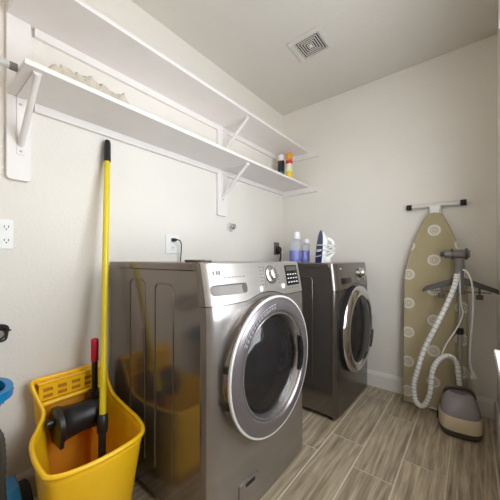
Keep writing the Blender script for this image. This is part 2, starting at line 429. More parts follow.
# ------------------------------------------------------------------ ceiling vent
t = thing('ceiling_vent', 'square beige exhaust fan grille on the ceiling', 'vent', (.63, 1.678, ZC))
bm = bmesh.new(); s, q = .118, .086
for a in ((-s, s, -s*.93, -q), (-s, s, q, s*.93), (-s, -q, -q, q), (q, s, -q, q)): box(bm, a[0], a[1], a[2], a[3], -.014, -.0005)
obj('frame', bm, 'vent', t, bevel=.003)
obj('backing', B(-q, q, -q, q, -.004, -.001), 'vent_dark', t)
for k in range(5):
    r1 = .0155+k*.0152; wd = .0052
    bm = bmesh.new(); z0, z1 = -.0085, -.0045
    box(bm, -r1-wd, r1+wd, -r1-wd, -r1, z0, z1); box(bm, -r1-wd, r1+wd, r1, r1+wd, z0, z1)
    box(bm, -r1-wd, -r1, -r1, r1, z0, z1); box(bm, r1, r1+wd, -r1, r1, z0, z1)
    obj('slat', bm, 'vent', t)
obj('center_boss', B(-.01, .01, -.01, .01, -.0105, -.0045), 'white_plastic', t, bevel=.002)

# ------------------------------------------------------------------ washer and dryer
def front_fn(W, D, bul, r, dep, ztop, zbreak, tilt):
    """x of the front surface at (y,z): rounded vertical corners, gentle bow, control panel leaning back"""
    def fx(y, z):
        x = D+bul*(1-((y-W/2)/(W/2))**2)
        d = min(y, W-y)
        if d < r: x -= dep*(1-math.sqrt(max(0, 1-((r-d)/r)**2)))
        if z > zbreak: x -= tilt*((z-zbreak)/(ztop-zbreak))**1.3
        return x
    return fx
def us(nu):      # denser sampling near both ends
    return [ .5-.5*math.cos(PI*i/nu) for i in range(nu+1)]
def machine(name, label, cat, loc, W, H, D, door, mats, zlow, bul, rc, dep, tilt, strip=0):
    t = thing(name, label, cat, loc)
    side, front, panel = mats
    yc, zc, R = door
    Xs = D-dep          # where the side sheet ends
    zt = H-.028
    # cabinet: sides, back, base
    fx = front_fn(W, D, bul, rc, dep, H, .80, tilt)
    prof = [(0, .03), (0, zt-.003)]+[(fx(0, z)-.001, z) for z in (zt-.003, .95, .92, .89, .86, .83, .80)]+[(Xs-.001, .03)]
    bm = bmesh.new(); ra = [bm.verts.new((x, .004, z)) for x, z in prof]; rb = [bm.verts.new((x, W-.004, z)) for x, z in prof]
    bm.faces.new(ra); bm.faces.new(rb)
    n_ = len(prof)
    for k in (0, 1, n_-1): bm.faces.new((ra[k], ra[(k+1) % n_], rb[(k+1) % n_], rb[k]))
    obj('body', bm, side, t)
    ol = [(0, 0), (0, W)]+[(fx(W*u, H)-.009, W*u) for u in us(40)[::-1]]
    obj('top_panel', loft([[(x, y, zt) for x, y in ol], [(x, y, H-.006) for x, y in ol], [(max(.004, x-.004), min(max(y, .004), W-.004), H) for x, y in ol]]), side, t, smooth=30)
    for y in (.06, W-.06):
        for x in (.08, Xs-.06):
            obj('leveling_foot', lathe([(.02, 0), (.02, .012), (.01, .014), (.01, .032)], 'z', (x, y, 0), 14), 'rubber', t, smooth=40)
    U = us(56)
    def zb(y):
        a = (R+.016)**2-(y-yc)**2
        arch = zc+math.sqrt(a) if a > 0 else 0
        # smooth max
        k = .012; return .5*(zlow+arch+math.sqrt((zlow-arch)**2+k*k)) if arch else zlow
    # lower front panel with the port cut out
    bm = bmesh.new(); NV = 60
    V = [[bm.verts.new((fx(W*u, z), W*u, z)) for z in [.02+(zb(W*u)-.003-.02)*j/NV for j in range(NV+1)]] for u in U]
    for i in range(len(U)-1):
        for j in range(NV):
            q = (V[i][j], V[i+1][j], V[i+1][j+1], V[i][j+1]); c = sum((v.co for v in q), Vector())/4
            if math.hypot(c.y-yc, c.z-zc) < R*.80: continue
            bm.faces.new(q)
    def is_strip(f): c = f.calc_center_median(); return min(c.y, W-c.y) < strip
    def strips(bm_):
        if not strip: return
        for far in (0, 1):
            b2 = bm_.copy()
            bmesh.ops.delete(b2, geom=[f for f in b2.faces if not (is_strip(f) and (f.calc_center_median().y > W/2) == bool(far))], context='FACES')
            obj('corner_strip', b2, side, t, smooth=40)
        bmesh.ops.delete(bm_, geom=[f for f in bm_.faces if is_strip(f)], context='FACES')
    strips(bm)
    obj('front_panel', bm, front, t, smooth=40)
    # control panel
    def cp(i, j): u = U[i]; y = W*u; z = zb(y)+(H-.004-zb(y))*j/14; return (fx(y, z)+.0015, y, z)
    bm = bmesh.new(); V = [[bm.verts.new(cp(i, j)) for j in range(15)] for i in range(len(U))]
    for i in range(len(U)-1):
        for j in range(14): bm.faces.new((V[i][j], V[i+1][j], V[i+1][j+1], V[i][j+1]))
    lip = [bm.verts.new((fx(W*u, H)-.010, W*u, H+.0005)) for u in U]
    for i in range(len(U)-1): bm.faces.new((V[i][14], V[i+1][14], lip[i+1], lip[i]))
    strips(bm)
    cpo = obj('control_panel', bm, panel, t, smooth=50)
    return t, fx, cpo
# --- washer
WL = (.03, .640, 0); WW, WH, WD = .704, 1.002, .735
wd = (.334, .572, .286)
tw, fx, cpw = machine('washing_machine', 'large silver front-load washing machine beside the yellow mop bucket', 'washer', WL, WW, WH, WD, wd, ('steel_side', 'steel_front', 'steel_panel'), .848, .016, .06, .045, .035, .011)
def on_front(y, z): return fx(y, z)
yc, zc, R = wd; xf = WD+.016
# door
dr = obj('door', lathe([(R-.004, -.02), (R, -.004), (R+.001, .026), (R-.003, .034)], 'x', (xf, yc, zc), 96, capend=False), 'steel_side', tw, smooth=40)
obj('trim_ring', lathe([(R+.002, .030), (R+.002, .038), (R-.003, .041), (R-.006, .040), (R-.006, .034)], 'x', (xf, yc, zc), 96, capend=False), 'bar_white', dr, smooth=50)
obj('door_ring', lathe([(R-.006, .036), (R-.008, .041), (R-.03, .047), (R-.055, .050), (R-.062, .046), (R-.066, .036)], 'x', (xf, yc, zc), 96, capend=False), 'door_ring', dr, smooth=50)
obj('inner_bezel', lathe([(R-.066, .036), (R-.070, .040), (R-.076, .038), (R-.086, .012)], 'x', (xf, yc, zc), 96, capend=False), 'silver', dr, smooth=50)
Rg = R-.084
obj('glass', lathe([(Rg, .014), (Rg*.97, .020), (Rg*.85, .0288), (Rg*.7, .0365), (Rg*.55, .0425), (Rg*.4, .0465), (Rg*.2, .0492), (0, .050)], 'x', (xf, yc, zc), 72), 'door_glass', dr, smooth=60)
obj('drum', lathe([(Rg+.02, -.015), (Rg+.03, -.05), (Rg+.03, -.42), (.12, -.44), (0, -.45)], 'x', (xf, yc, zc), 48, capend=False), 'drum_metal', tw, smooth=50)
obj('gasket', lathe([(Rg+.06, -.02), (Rg+.01, -.02), (Rg-.012, -.05), (Rg+.02, -.07)], 'x', (xf, yc, zc), 48, capend=False), 'grey_dark', tw, smooth=60)
# handle pocket on the right side of the ring
bm = bmesh.new(); sect = []
for k in range(13):
    a = math.radians(-24+48*k/12); ww = .020*math.sqrt(max(0.02, 1-((k-6)/6.4)**2))
    r0, r1 = R-.083-ww*.7, R-.083+ww*.9
    sect.append([(xf+.036, yc+r0*math.cos(a), zc+r0*math.sin(a)), (xf+.052, yc+(r0+.004)*math.cos(a), zc+(r0+.004)*math.sin(a)),
                 (xf+.0525, yc+(r1-.004)*math.cos(a), zc+(r1-.004)*math.sin(a)), (xf+.040, yc+r1*math.cos(a), zc+r1*math.sin(a))])
obj('handle', loft(sect, bm), 'black_gloss', dr, smooth=50)
# hinge slots on the door's left side
for z in (.055, -.075):
    a = PI-math.asin(z/R)
    obj('hinge', B(xf+.004, xf+.024, yc-R-.004+abs(z)*.08, yc-R+.006+abs(z)*.12, zc+z-.012, zc+z+.012), 'black_plastic', dr)
# printed marks along the ring's upper left
for k in range(13):
    a = math.radians(96+k*4.4); rr = R-.036
    c = Vector((xf+.0490, yc+rr*math.cos(a), zc+rr*math.sin(a))); tv = Vector((0, -math.sin(a), math.cos(a))); rv = Vector((0, math.cos(a), math.sin(a)))
    for dr_, hl, hw in ((.006, .007, .0018), (-.004, .005+.002*(k % 2), .0012), (-.010, .006, .001)):
        bm = bmesh.new(); cc = c+rv*dr_
        vs = [bm.verts.new(cc+tv*sx*hl+rv*sy*hw+Vector((hh, 0, 0))) for hh in (0, .0012) for sx, sy in ((-1,-1), (1,-1), (1,1), (-1,1))]
        for f in ((0,1,2,3), (4,5,6,7), (0,1,5,4), (1,2,6,5), (2,3,7,6), (3,0,4,7)): bm.faces.new([vs[i] for i in f])
        obj('print_mark', bm, 'print_ring', dr)
# things set on the tilted control panel
def panel_piece(name, y0, y1, z0, z1, thick, m, parent, fxx, r=.004, lift=.001, bevel=0):
    pts = rrect_yz(y0, y1, z0, z1, r, 4)
    bm = loft([[(fxx(p[0], p[1])+lift, p[0], p[1]) for p in pts], [(fxx(p[0], p[1])+lift+thick, p[0], p[1]) for p in pts]])
    if y1-y0 > .05:          # wide pieces follow the curved front: rings shrinking to the middle
        bm.free(); cy, cz = (y0+y1)/2, (z0+z1)/2
        def ring(k, dx): return [(fxx(cy+(p[0]-cy)*k, cz+(p[1]-cz)*k)+lift+dx, cy+(p[0]-cy)*k, cz+(p[1]-cz)*k) for p in pts]
        bm = loft([ring(1, 0)]+[ring(k, thick) for k in (1, .95, .88, .78, .65, .5, .3, .02)], cap0=False)
        return obj(name, bm, m, parent, smooth=35)
    return obj(name, bm, m, parent, bevel=bevel)
# detergent drawer: face with a recessed pull
dw = panel_piece('detergent_drawer', .013, .235, .868, .985, .0010, 'steel_panel', tw, fx, .012, .0006)
pk = panel_piece('pull_recess', .026, .205, .882, .922, .0012, 'grey_soft', dw, fx, .014, .003)
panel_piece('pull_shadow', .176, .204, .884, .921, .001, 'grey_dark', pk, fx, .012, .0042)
panel_piece('pull_lip', .034, .20, .9165, .922, .001, 'grey_dark', pk, fx, .002, .0044)
for k in range(3): panel_piece('print_mark', .040+k*.013, .048+k*.013, .955, .972, .0006, 'print_grey', dw, fx, .001, .003)
for k in range(6): panel_piece('print_mark', .085+k*.02, .100+k*.02, .945, .948, .0006, 'print_grey', dw, fx, .0008, .003)
# dial
ky, kz = .380, .945; kx = fx(ky, kz)
kn = obj('dial', lathe([(.036, 0), (.037, .006), (.031, .009), (.028, .010), (.026, .026), (.022, .029), (0, .030)], 'x', (0, 0, 0), 40), 'silver', tw, smooth=35, loc=(kx, ky, kz))
kn.rotation_euler = (0, -math.radians(16), 0)
obj('dial_ring', lathe([(.0375, .001), (.041, .001), (.041, .005), (.0375, .007)], 'x', (0, 0, 0), 40, capend=False), 'grey_dark', kn, smooth=40)
obj('dial_pointer', B(.027, .0305, -.002, .002, -.002, .022), 'grey_dark', kn)
for k in range(6):
    panel_piece('print_mark', .300, .320-.002*(k % 2), .905+k*.0145, .908+k*.0145, .0006, 'print_grey', cpw, fx, .0008, .0022)
    panel_piece('print_mark', .430, .448-.003*(k % 2), .905+k*.0145, .908+k*.0145, .0006, 'print_grey', cpw, fx, .0008, .0022)
panel_piece('print_line', .328, .331, .89, .985, .0006, 'print_grey', cpw, fx, .0008, .0022)
for yb_ in (.292, .466):
    kx = fx(yb_, .888)
    obj('button', lathe([(.012, 0), (.012, .005), (.010, .007), (0, .0075)], 'x', (kx, yb_, .888), 24), 'white_plastic', tw, smooth=40)
ds = panel_piece('display', .508, .636, .886, .984, .0014, 'black_gloss', tw, fx, .004, .002)
panel_piece('screen', .520, .624, .957, .978, .0008, 'grey_dark', ds, fx, .002, .0035)
for r in range(3):
    for c in range(4): panel_piece('print_mark', .520+c*.028, .536+c*.028, .899+r*.019, .904+r*.019, .0006, 'print_light', ds, fx, .001, .0036)
for c in range(4): panel_piece('print_mark', .520+c*.028, .537+c*.028, .872, .875, .0006, 'print_grey', cpw, fx, .0008, .0022)
# drain filter cover at the foot
fc = panel_piece('filter_cover', .145, .265, .055, .150, .003, 'steel_front', tw, fx, .008, .001, .001)
panel_piece('finger_slot', .18, .235, .128, .142, .001, 'dark_gap', fc, fx, .005, .004)
# pressed ribs on the visible side sheet (inverted U shapes)
def side_rib(x0, x1, ztop_, zbot, r, y=.0035):
    pts = [(x0, y, zbot)]
    for k in range(7): a = math.radians(180-90*k/6); pts.append((x0+r+r*math.cos(a), y, ztop_-r+r*math.sin(a)))
    for k in range(7): a = math.radians(90-90*k/6); pts.append((x1-r+r*math.cos(a), y, ztop_-r+r*math.sin(a)))
    pts.append((x1, y, zbot))
    return T(pts, .0028, 6)
obj('pressed_rib', side_rib(.20, .325, .925, .15, .03), 'steel_side', tw, smooth=60)
obj('pressed_rib', side_rib(.405, .53, .915, .15, .03), 'steel_side', tw, smooth=60)
# --- dryer
DL = (.05, 1.652, 0); DW, DH, DD = .676, .99, .762
dd = (.330, .53, .298)
td, fxd, cpd = machine('tumble_dryer', 'dark grey front-load tumble dryer in the far corner by the back wall', 'dryer', DL, DW, DH, DD, dd, ('steel_side', 'dryer_front', 'dryer_panel'), .815, .010, .045, .025, .02)
yc, zc, R = dd; xf = DD+.008
dr = obj('door', lathe([(R-.006, -.02), (R-.002, .0), (R, .020), (R-.004, .030)], 'x', (xf, yc, zc), 96, capend=False), 'dark_gap', td, smooth=40)
obj('trim_ring', lathe([(R, .024), (R-.004, .034), (R-.03, .046), (R-.055, .050), (R-.066, .046), (R-.072, .034)], 'x', (xf, yc, zc), 96, capend=False), 'chrome', dr, smooth=60)
Rg = R-.070
obj('glass', lathe([(Rg, .038), (Rg*.9, .050), (Rg*.6, .066), (Rg*.3, .072), (0, .074)], 'x', (xf, yc, zc), 64), 'door_glass', dr, smooth=60)
obj('drum', lathe([(Rg+.02, -.01), (Rg+.03, -.05), (Rg+.03, -.42), (0, -.45)], 'x', (xf, yc, zc), 48, capend=False), 'drum_metal', td, smooth=50)
sect = []
for k in range(13):
    a = math.radians(-42+30*k/12); ww = .022*math.sqrt(max(0.03, 1-((k-6)/6.4)**2)); r0, r1 = R-.045-ww, R-.045+ww
    sect.append([(xf+.040, yc+r0*math.cos(a), zc+r0*math.sin(a)), (xf+.0605, yc+r0*math.cos(a), zc+r0*math.sin(a)),
                 (xf+.055, yc+r1*math.cos(a), zc+r1*math.sin(a)), (xf+.034, yc+r1*math.cos(a), zc+r1*math.sin(a))])
obj('handle', loft(sect), 'grey_dark', dr, smooth=50)
panel_piece('display', .085, .255, .852, .890, .0014, 'black_gloss', td, fxd, .006, .002)
panel_piece('print_mark', .085, .105, .948, .956, .0006, 'print_light', cpd, fxd, .001, .0022)
ky, kz = .475, .912; kx = fxd(ky, kz)
kn = obj('dial', lathe([(.040, 0), (.041, .008), (.034, .012), (.030, .030), (.026, .034), (0, .035)], 'x', (0, 0, 0), 40), 'chrome', td, smooth=35, loc=(kx, ky, kz)); kn.rotation_euler = (0, -math.radians(16), 0)
obj('dial_pointer', B(.033, .0355, -.002, .002, 0, .024), 'grey_dark', kn)
for yb_ in (.40, .55):
    obj('button', lathe([(.013, 0), (.013, .006), (0, .008)], 'x', (fxd(yb_, .868), yb_, .868), 24), 'silver', td, smooth=40)
obj('pressed_rib', side_rib(.25, .60, .90, .15, .03), 'steel_side', td, smooth=60)

# thin flat case lying on the washer
c = thing('flat_case', 'thin flat brown case lying on the washing machine near its front left edge', 'case', (.60, .735, WH))
obj('cover', B(-.05, .05, -.03, .03, 0, .0075), 'leather', c, bevel=.003)
obj('flap', B(-.051, .008, -.031, .031, .0076, .0098), 'leather', c, bevel=.001)

# ------------------------------------------------------------------ wall fittings
def outlet(label, y, z, m='white_plastic', w=.076, h=.118):
    t = thing('wall_outlet', label, 'outlet', (0, y, z), group='outlets on the left wall')
    obj('cover_plate', prism_x(rrect_yz(-w/2, w/2, -h/2, h/2, .005, 3), .0008, .006), m, t, bevel=.0015)
    return t
def receptacle(t, y, z):
    r = obj('receptacle', prism_x(rrect_yz(y-.016, y+.016, z-.014, z+.014, .009, 4), .0062, .008), 'white_plastic', t)
    for a in (-.0065, .0065): obj('slot', B(.0081, .0086, y+a-.0012, y+a+.0012, z-.001, z+.008), 'dark_gap', r)
    obj('ground_hole', lathe([(.0025, .0081), (.0025, .0086)], 'x', (0, y, z-.007), 10), 'dark_gap', r)
t = outlet('white two-gang outlet plate at the left edge of the photo', .221, 1.115, w=.092)
for y in (-.022, .024):
    for z in (-.027, .027): receptacle(t, y, z)
t = outlet('white outlet plate with a black plug, above the back of the washing machine', 1.036, 1.108, w=.098)
receptacle(t, .0, -.024); receptacle(t, 0, .026)
t = thing('power_cord', 'black plug and cord running down behind the washing machine', 'cord', (0, 1.036, 1.134))
obj('plug', loft([[(.0089, *p) for p in rrect_yz(-.013, .013, -.011, .011, .006, 3)], [(.03, *p) for p in rrect_yz(-.012, .012, -.010, .010, .006, 3)], [(.042, *p) for p in rrect_yz(-.007, .007, -.006, .006, .004, 3)]]), 'cord_black', t, smooth=50)
obj('cable', T(spline([(.040, 0, 0), (.05, .014, -.002), (.048, .032, -.02), (.035, .042, -.07), (.024, .044, -.16), (.012, .044, -.5)], 6), .0036, 8), 'cord_black', t, smooth=60)
t = thing('water_valve', 'small round white shutoff knob on the wall above the washing machine', 'valve', (0, 1.566, 1.264))
obj('flange', lathe([(.036, .0008), (.036, .004), (.030, .011), (.014, .013)], 'x', seg=28), 'valve_grey', t, smooth=40)
obj('knob', lathe([(.013, .011), (.013, .024), (.020, .027), (.021, .044), (.016, .050), (0, .051)], 'x', seg=24), 'silver', t, smooth=40)
t = outlet('grey outlet with a large black plug by the room corner above the dryer', 2.215, 1.115, 'grey_plastic', w=.085, h=.12)
t = thing('dryer_plug', 'big black round plug in the grey outlet by the room corner', 'plug', (.0065, 2.225, 1.10))
obj('plug_body', loft([[(x, *p) for p in rrect_yz(-a, a, -b, b, a*.8, 4)] for x, a, b in ((.0, .030, .036), (.022, .030, .036), (.035, .022, .026))]), 'black_plastic', t, smooth=50)
obj('cable', T(spline([(.028, 0, -.02), (.04, .0, -.05), (.03, .0, -.10), (.015, .0, -.2), (.015, .0, -.4)], 6), .008, 10), 'cord_black', t, smooth=60)

# ------------------------------------------------------------------ detergent bottles and iron on the dryer
def bottle(label, x, y, w, d, h, liq, caph, capr, cdx):
    t = thing('detergent_bottle', label, 'bottle', (x, y, DH), math.radians(38.9), 'blue liquid bottles on the dryer')
    def prof(z):
        if z < .006: return .93
        if z > h*.86: return 1-(z-h*.86)/(h*.14)*.42
        return 1.-.05*math.sin(z/h*PI)
    zs = [0, .004, .012, h*.2, h*.4, h*.6, h*.8, h*.86, h*.91, h*.96, h]
    obj('bottle_body', loft([sell(cdx*(max(0, z-h*.8)/(h*.2)) if z > h*.8 else 0, 0, w/2*prof(z), d/2*prof(z), z, 4, 32) for z in zs]), 'clear_plastic', t, smooth=50)
    zl = [.003, .012, liq*.5, liq]
    obj('liquid', loft([sell(0, 0, w/2*prof(z)-.002, d/2*prof(z)-.002, z, 4, 32) for z in zl]), 'blue_liquid', t, smooth=50)
    obj('cap', lathe([(capr, h-.004), (capr, h+caph*.7), (capr*.82, h+caph), (0, h+caph)], 'z', (cdx, 0, 0), 24), 'white_plastic', t, smooth=40)
bottle('taller clear bottle half full of blue liquid with white cap, on the dryer', .385, 1.90, .092, .07, .185, .092, .052, .026, .012)
bottle('shorter clear bottle of blue liquid with white cap, between the taller bottle and iron', .448, 1.951, .066, .055, .150, .092, .032, .021, .008)
t = thing('clothes_iron', 'white and navy steam iron standing on its heel on the dryer', 'iron', (.595, 1.86, DH), math.radians(48))
def sole(u):        # half width at height fraction
    return .056*math.sqrt(max(0, 1-max(0, (u-.25)/.75)**1.9))*(1 if u > .08 else .9+u*1.2)
def iron_loop(xoff, sc, hmax, n=14, h0=.0):
    L = [( h0+hmax*k/n, sole(k/n)*sc) for k in range(n+1)]
    return [(xoff+.02*(z/.24), y, z) for z, y in L]+[(xoff+.02*(z/.24), -y, z) for z, y in L[::-1][1:]]
obj('soleplate', loft([iron_loop(0, 1, .235), iron_loop(.005, 1, .235)]), 'navy', t, smooth=40)
obj('body', loft([iron_loop(.0052, .97, .23), iron_loop(.03, .9, .215), iron_loop(.05, .62, .185), iron_loop(.058, .35, .16)]), 'white_plastic', t, smooth=50)
obj('heel', loft([[(.005, -.05, 0), (.085, -.035, 0), (.085, .035, 0), (.005, .05, 0)], [(.008, -.05, .03), (.08, -.03, .045), (.08, .03, .045), (.008, .05, .03)]]), 'white_plastic', t, bevel=.006)
obj('handle', T(spline([(.07, 0, .03), (.11, 0, .06), (.118, 0, .11), (.105, 0, .155), (.066, 0, .175)], 6), .013, 12), 'white_plastic', t, smooth=60)
obj('steam_dial', lathe([(.012, 0), (.012, .012), (0, .014)], 'x', (.055, 0, .135), 18), 'white_plastic', t, smooth=40)
cw = bmesh.new(); pts = []
for k in range(100):
    a = 2*PI*k/25; z = .055+.07*k/100; f = .066+.003*math.sin(a*3)
    pts.append((.055+(.066)*math.cos(a), f*math.sin(a), z+.035*math.cos(a)*(.6 if k % 50 < 25 else -.2)))
obj('wrapped_cord', T(pts, .0042, 8), 'cord_white', t, smooth=60)

# ------------------------------------------------------------------ mop bucket
bk = thing('mop_bucket', 'yellow plastic mop bucket with slotted wringer back, beside the washing machine', 'bucket', (.27, .43, 0))
OX, OY = .27, .43
rim = [(.468, .266, .352), (.492, .32, .348), (.502, .42, .345), (.490, .535, .346), (.458, .575, .350), (.38, .597, .351), (.27, .606, .353),
       (.19, .608, .362), (.135, .600, .392), (.09, .598, .45), (.062, .596, .497), (.045, .565, .503), (.045, .455, .504), (.045, .345, .506), (.062, .316, .500),
       (.085, .326, .45), (.118, .340, .392), (.165, .312, .362), (.235, .276, .353), (.33, .260, .352), (.42, .257, .352)]
rimS = spline([(x-OX, y-OY, z) for x, y, z in rim], 5, True)
bot = []
for p in rimS:
    q = Vector((p.x*.76+.0, p.y*.80, .03)); bot.append(q)
levels = []
for f in (0, .12, .35, .65, .9, 1.0):
    levels.append([tuple(b.lerp(p, f)+Vector((0, 0, -.03*(1-f)**6 if f == 0 else 0))) if True else 0 for b, p in zip(bot, rimS)])
bm = loft(levels, cap0=True, cap1=False)
o = obj('bucket_body', bm, 'yellow_plastic', bk, smooth=50)
sd = o.modifiers.new('wall', 'SOLIDIFY'); sd.thickness = .004; sd.offset = -1
obj('rim', T([tuple(p) for p in rimS], .0085, 10, True), 'yellow_plastic', bk, smooth=60)
# slotted back: plate with real openings, a ledge and a lower amber plate
ys = [-.098, -.084, -.050, -.032, .002, .020, .054, .072, .106, .142]; zs = [.430, .438, .453, .464, .479, .494]
bm = bmesh.new()
for i in range(len(ys)-1):
    for j in range(len(zs)-1):
        if i % 2 == 1 and j % 2 == 1: continue
        box(bm, -.186, -.180, ys[i], ys[i+1], zs[j], zs[j+1])
bmesh.ops.remove_doubles(bm, verts=bm.verts, dist=1e-5)
obj('slotted_plate', bm, 'yellow_plastic', bk)
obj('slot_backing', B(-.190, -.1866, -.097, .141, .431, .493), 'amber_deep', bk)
bm = bmesh.new()
tube(bm, spline([(-.176, -.096, .416), (-.170, -.05, .419), (-.168, .02, .420), (-.170, .10, .419), (-.176, .150, .416)], 6), .010, 10)
obj('ledge', bm, 'yellow_plastic', bk, smooth=60)
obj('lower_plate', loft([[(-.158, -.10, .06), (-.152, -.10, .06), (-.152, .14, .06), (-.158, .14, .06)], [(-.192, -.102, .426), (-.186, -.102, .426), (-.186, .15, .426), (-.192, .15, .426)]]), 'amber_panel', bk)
bm = bmesh.new(); box(bm, -.222, -.184, -.10, .158, .494, .503)
obj('top_ledge', bm, 'yellow_plastic', bk, bevel=.003)
for k in range(5): obj('ledge_slot', B(-.208, -.196, -.085+k*.048, -.068+k*.048, .5031, .5037), 'amber_panel', bk)
# wringer with lever
wr = thing('wringer_lever', 'black wringer drum with upright lever and red grip, hung in the mop bucket', 'wringer', (.167, .446, .06))
zc_ = .285
obj('drum', lathe([(.0, -.085), (.060, -.085), (.072, -.080), (.074, -.064), (.066, -.056), (.062, -.03), (.058, .01), (.060, .05), (.064, .075), (.056, .082), (0, .082)], 'y', (0, 0, zc_), 36), 'black_plastic', wr, smooth=40)
obj('axle', lathe([(.016, -.110), (.016, -.08)], 'y', (0, 0, zc_+.02), 20), 'black_plastic', wr, smooth=40)
obj('skirt', loft([[(-.05, -.08, zc_-.08), (.056, -.08, zc_-.072), (.056, -.064, zc_-.072), (-.05, -.064, zc_-.08)], [(-.05, -.08, zc_+.02), (.06, -.08, zc_+.02), (.06, -.064, zc_+.02), (-.05, -.064, zc_+.02)]]), 'black_plastic', wr, bevel=.004)
obj('rib', B(.048, .056, -.035, .045, zc_+.012, zc_+.018), 'grey_dark', wr, bevel=.002)
obj('pivot', loft([sell(-.012, .076, .030, .022, z, 3, 24) for z in (zc_-.06, zc_+.02, zc_+.07, zc_+.085)]), 'black_plastic', wr, smooth=40)
obj('lever', T([(-.014, .074, zc_+.02), (-.014, .074, .505)], .0125, 14), 'black_plastic', wr, smooth=50)
obj('grip', T([(-.014, .074, .500), (-.014, .074, .503), (-.014, .074, .592), (-.014, .074, .598), (-.014, .074, .601)], [.0135, .0155, .0155, .014, .008], 16), 'red_grip', wr, smooth=50)
# posts carrying the wringer on the bucket floor
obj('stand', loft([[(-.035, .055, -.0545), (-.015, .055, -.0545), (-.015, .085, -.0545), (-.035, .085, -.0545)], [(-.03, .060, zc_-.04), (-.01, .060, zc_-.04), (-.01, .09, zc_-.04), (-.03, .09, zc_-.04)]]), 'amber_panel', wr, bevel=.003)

# ------------------------------------------------------------------ mop with long yellow handle, standing in the bucket and leaning on the wall
top, bt = Vector((.024, .632, 1.618)), Vector((.316, .479, .045))
dv = (bt-top)
def mp_(f): return top+dv*f
def atz(z): return mp_((top.z-z)/(top.z-bt.z))-bt
mop = thing('mop', 'long yellow-handled mop with black collar, standing in the bucket and leaning on the wall', 'mop', tuple(bt))
obj('handle', T([atz(1.575), atz(.33)], .0135, 18), 'yellow_pole', mop, smooth=50)
obj('end_cap', T([atz(1.500), atz(1.505), atz(1.60), atz(1.614), atz(1.618)], [.0155, .0165, .0155, .012, .006], 16), 'black_plastic', mop, smooth=40)
obj('collar', T([atz(.365), atz(.36), atz(.33), atz(.30), atz(.292)], [.0165, .021, .022, .021, .017], 18), 'black_plastic', mop, smooth=40)
obj('lower_tube', T([atz(.30), atz(.07)], .0145, 16), 'black_plastic', mop, smooth=50)
obj('mop_head', loft([sell(0, 0, .05, .10, z, 3, 28) for z in (-.0395, -.03, -.012)]+[sell(0, 0, .02, .03, .03, 2.5, 28)]), 'grey_dark', mop, smooth=40)

# ------------------------------------------------------------------ vacuum at the left edge
vc = thing('vacuum_cleaner', 'black and blue upright vacuum cleaner cut off by the left edge', 'vacuum', (.20, .07, 0))
obj('floor_head', loft([sell(.08, 0.02, .17, .15, z, 4.5, 36) for z in (.02, .05)]+[sell(.06, .02, .14, .13, .10, 4, 36), sell(.0, .02, .08, .10, .135, 3, 36)]), 'black_plastic', vc, smooth=45)
for y in (-.13, .205):
    wl = obj('wheel', lathe([(.0, -.018), (.070, -.018), (.078, -.012), (.078, .012), (.070, .018), (0, .018)], 'y', (-.08, y, .078), 28), 'rubber', vc, smooth=40)
    obj('hub', lathe([(.02, .019), (.018, .024), (0, .025)], 'y', (-.08, y, .078), 20), 'grey_plastic', wl, smooth=40)
obj('release_pedal', loft([[(-.03, .09, .15), (.07, .09, .15), (.07, .18, .15), (-.03, .18, .15)], [(-.03, .10, .235), (.04, .10, .225), (.04, .172, .225), (-.03, .172, .235)]]), 'blue_plastic', vc, bevel=.006)
obj('lower_body', loft([sell(-.02, -.01, .075, .075+.01*math.sin(z*9), z, 3, 32) for z in (.12, .2, .3, .36)]), 'black_plastic', vc, smooth=45)
obj('dust_bin', loft([sell(-.01, .0, .085, .09, z, 2.4, 36) for z in (.36, .38, .47, .51)]), 'smoke_tank', vc, smooth=45)
cu = obj('bin_collar', loft([sell(-.01, .03, .10, .10, z, 2.4, 40) for z in (.525, .535)]+[sell(-.01, .045, .115, .115, z, 2.4, 40) for z in (.553, .575, .58)]+[sell(-.01, .045, .095, .095, .58, 2.4, 40), sell(-.01, .045, .09, .09, .54, 2.4, 40)]), 'blue_plastic', vc, smooth=40)
for k in range(10):
    a = math.radians(-60+k*22); obj('collar_rib', T([(-.01+.108*math.cos(a), .04+.108*math.sin(a), .540), (-.01+.117*math.cos(a), .045+.117*math.sin(a), .570)], .004, 8), 'blue_plastic', cu, smooth=60)
obj('filter_housing', loft([sell(-.01, .045, .086, .086, z, 2.4, 36) for z in (.541, .555, .562)]+[sell(-.03, .02, .05, .05, .60, 2.6, 36)]), 'black_plastic', vc, smooth=45)
obj('handle_tube', T(spline([(-.05, -.02, .59), (-.07, -.03, .85), (-.09, -.03, .98), (-.12, -.03, 1.06)], 5), .014, 12), 'black_plastic', vc, smooth=50)
obj('handle_grip', T(spline([(-.12, -.03, 1.05), (-.115, -.03, 1.12), (-.06, -.03, 1.16), (-.03, -.03, 1.11), (-.06, -.03, 1.03), (-.10, -.03, 1.0)], 6), .016, 12), 'blue_plastic', vc, smooth=50)
obj('hose', T(spline([(.02, .075, .48), (.05, .115, .44), (.045, .125, .36), (.04, .125, .26), (.05, .13, .15)], 8), [.009+.0015*(i % 2) for i in range(33)], 12), 'grey_dark', vc, smooth=70)
cord = []
for k in range(50):
    a = 2*PI*k/22; cord.append((-.155+.04*math.sin(a*.7)+.0, .10+.072*math.cos(a+.6*math.sin(a*1.3)), .735+.04*math.sin(a)*(1+.3*math.sin(a*.4))+.008*math.sin(a*.3)))
cord = [(-.07, -.03, .80), (-.10, .03, .80)]+cord
obj('cord', T(spline(cord, 3), .0042, 8), 'cord_black', vc, smooth=70)

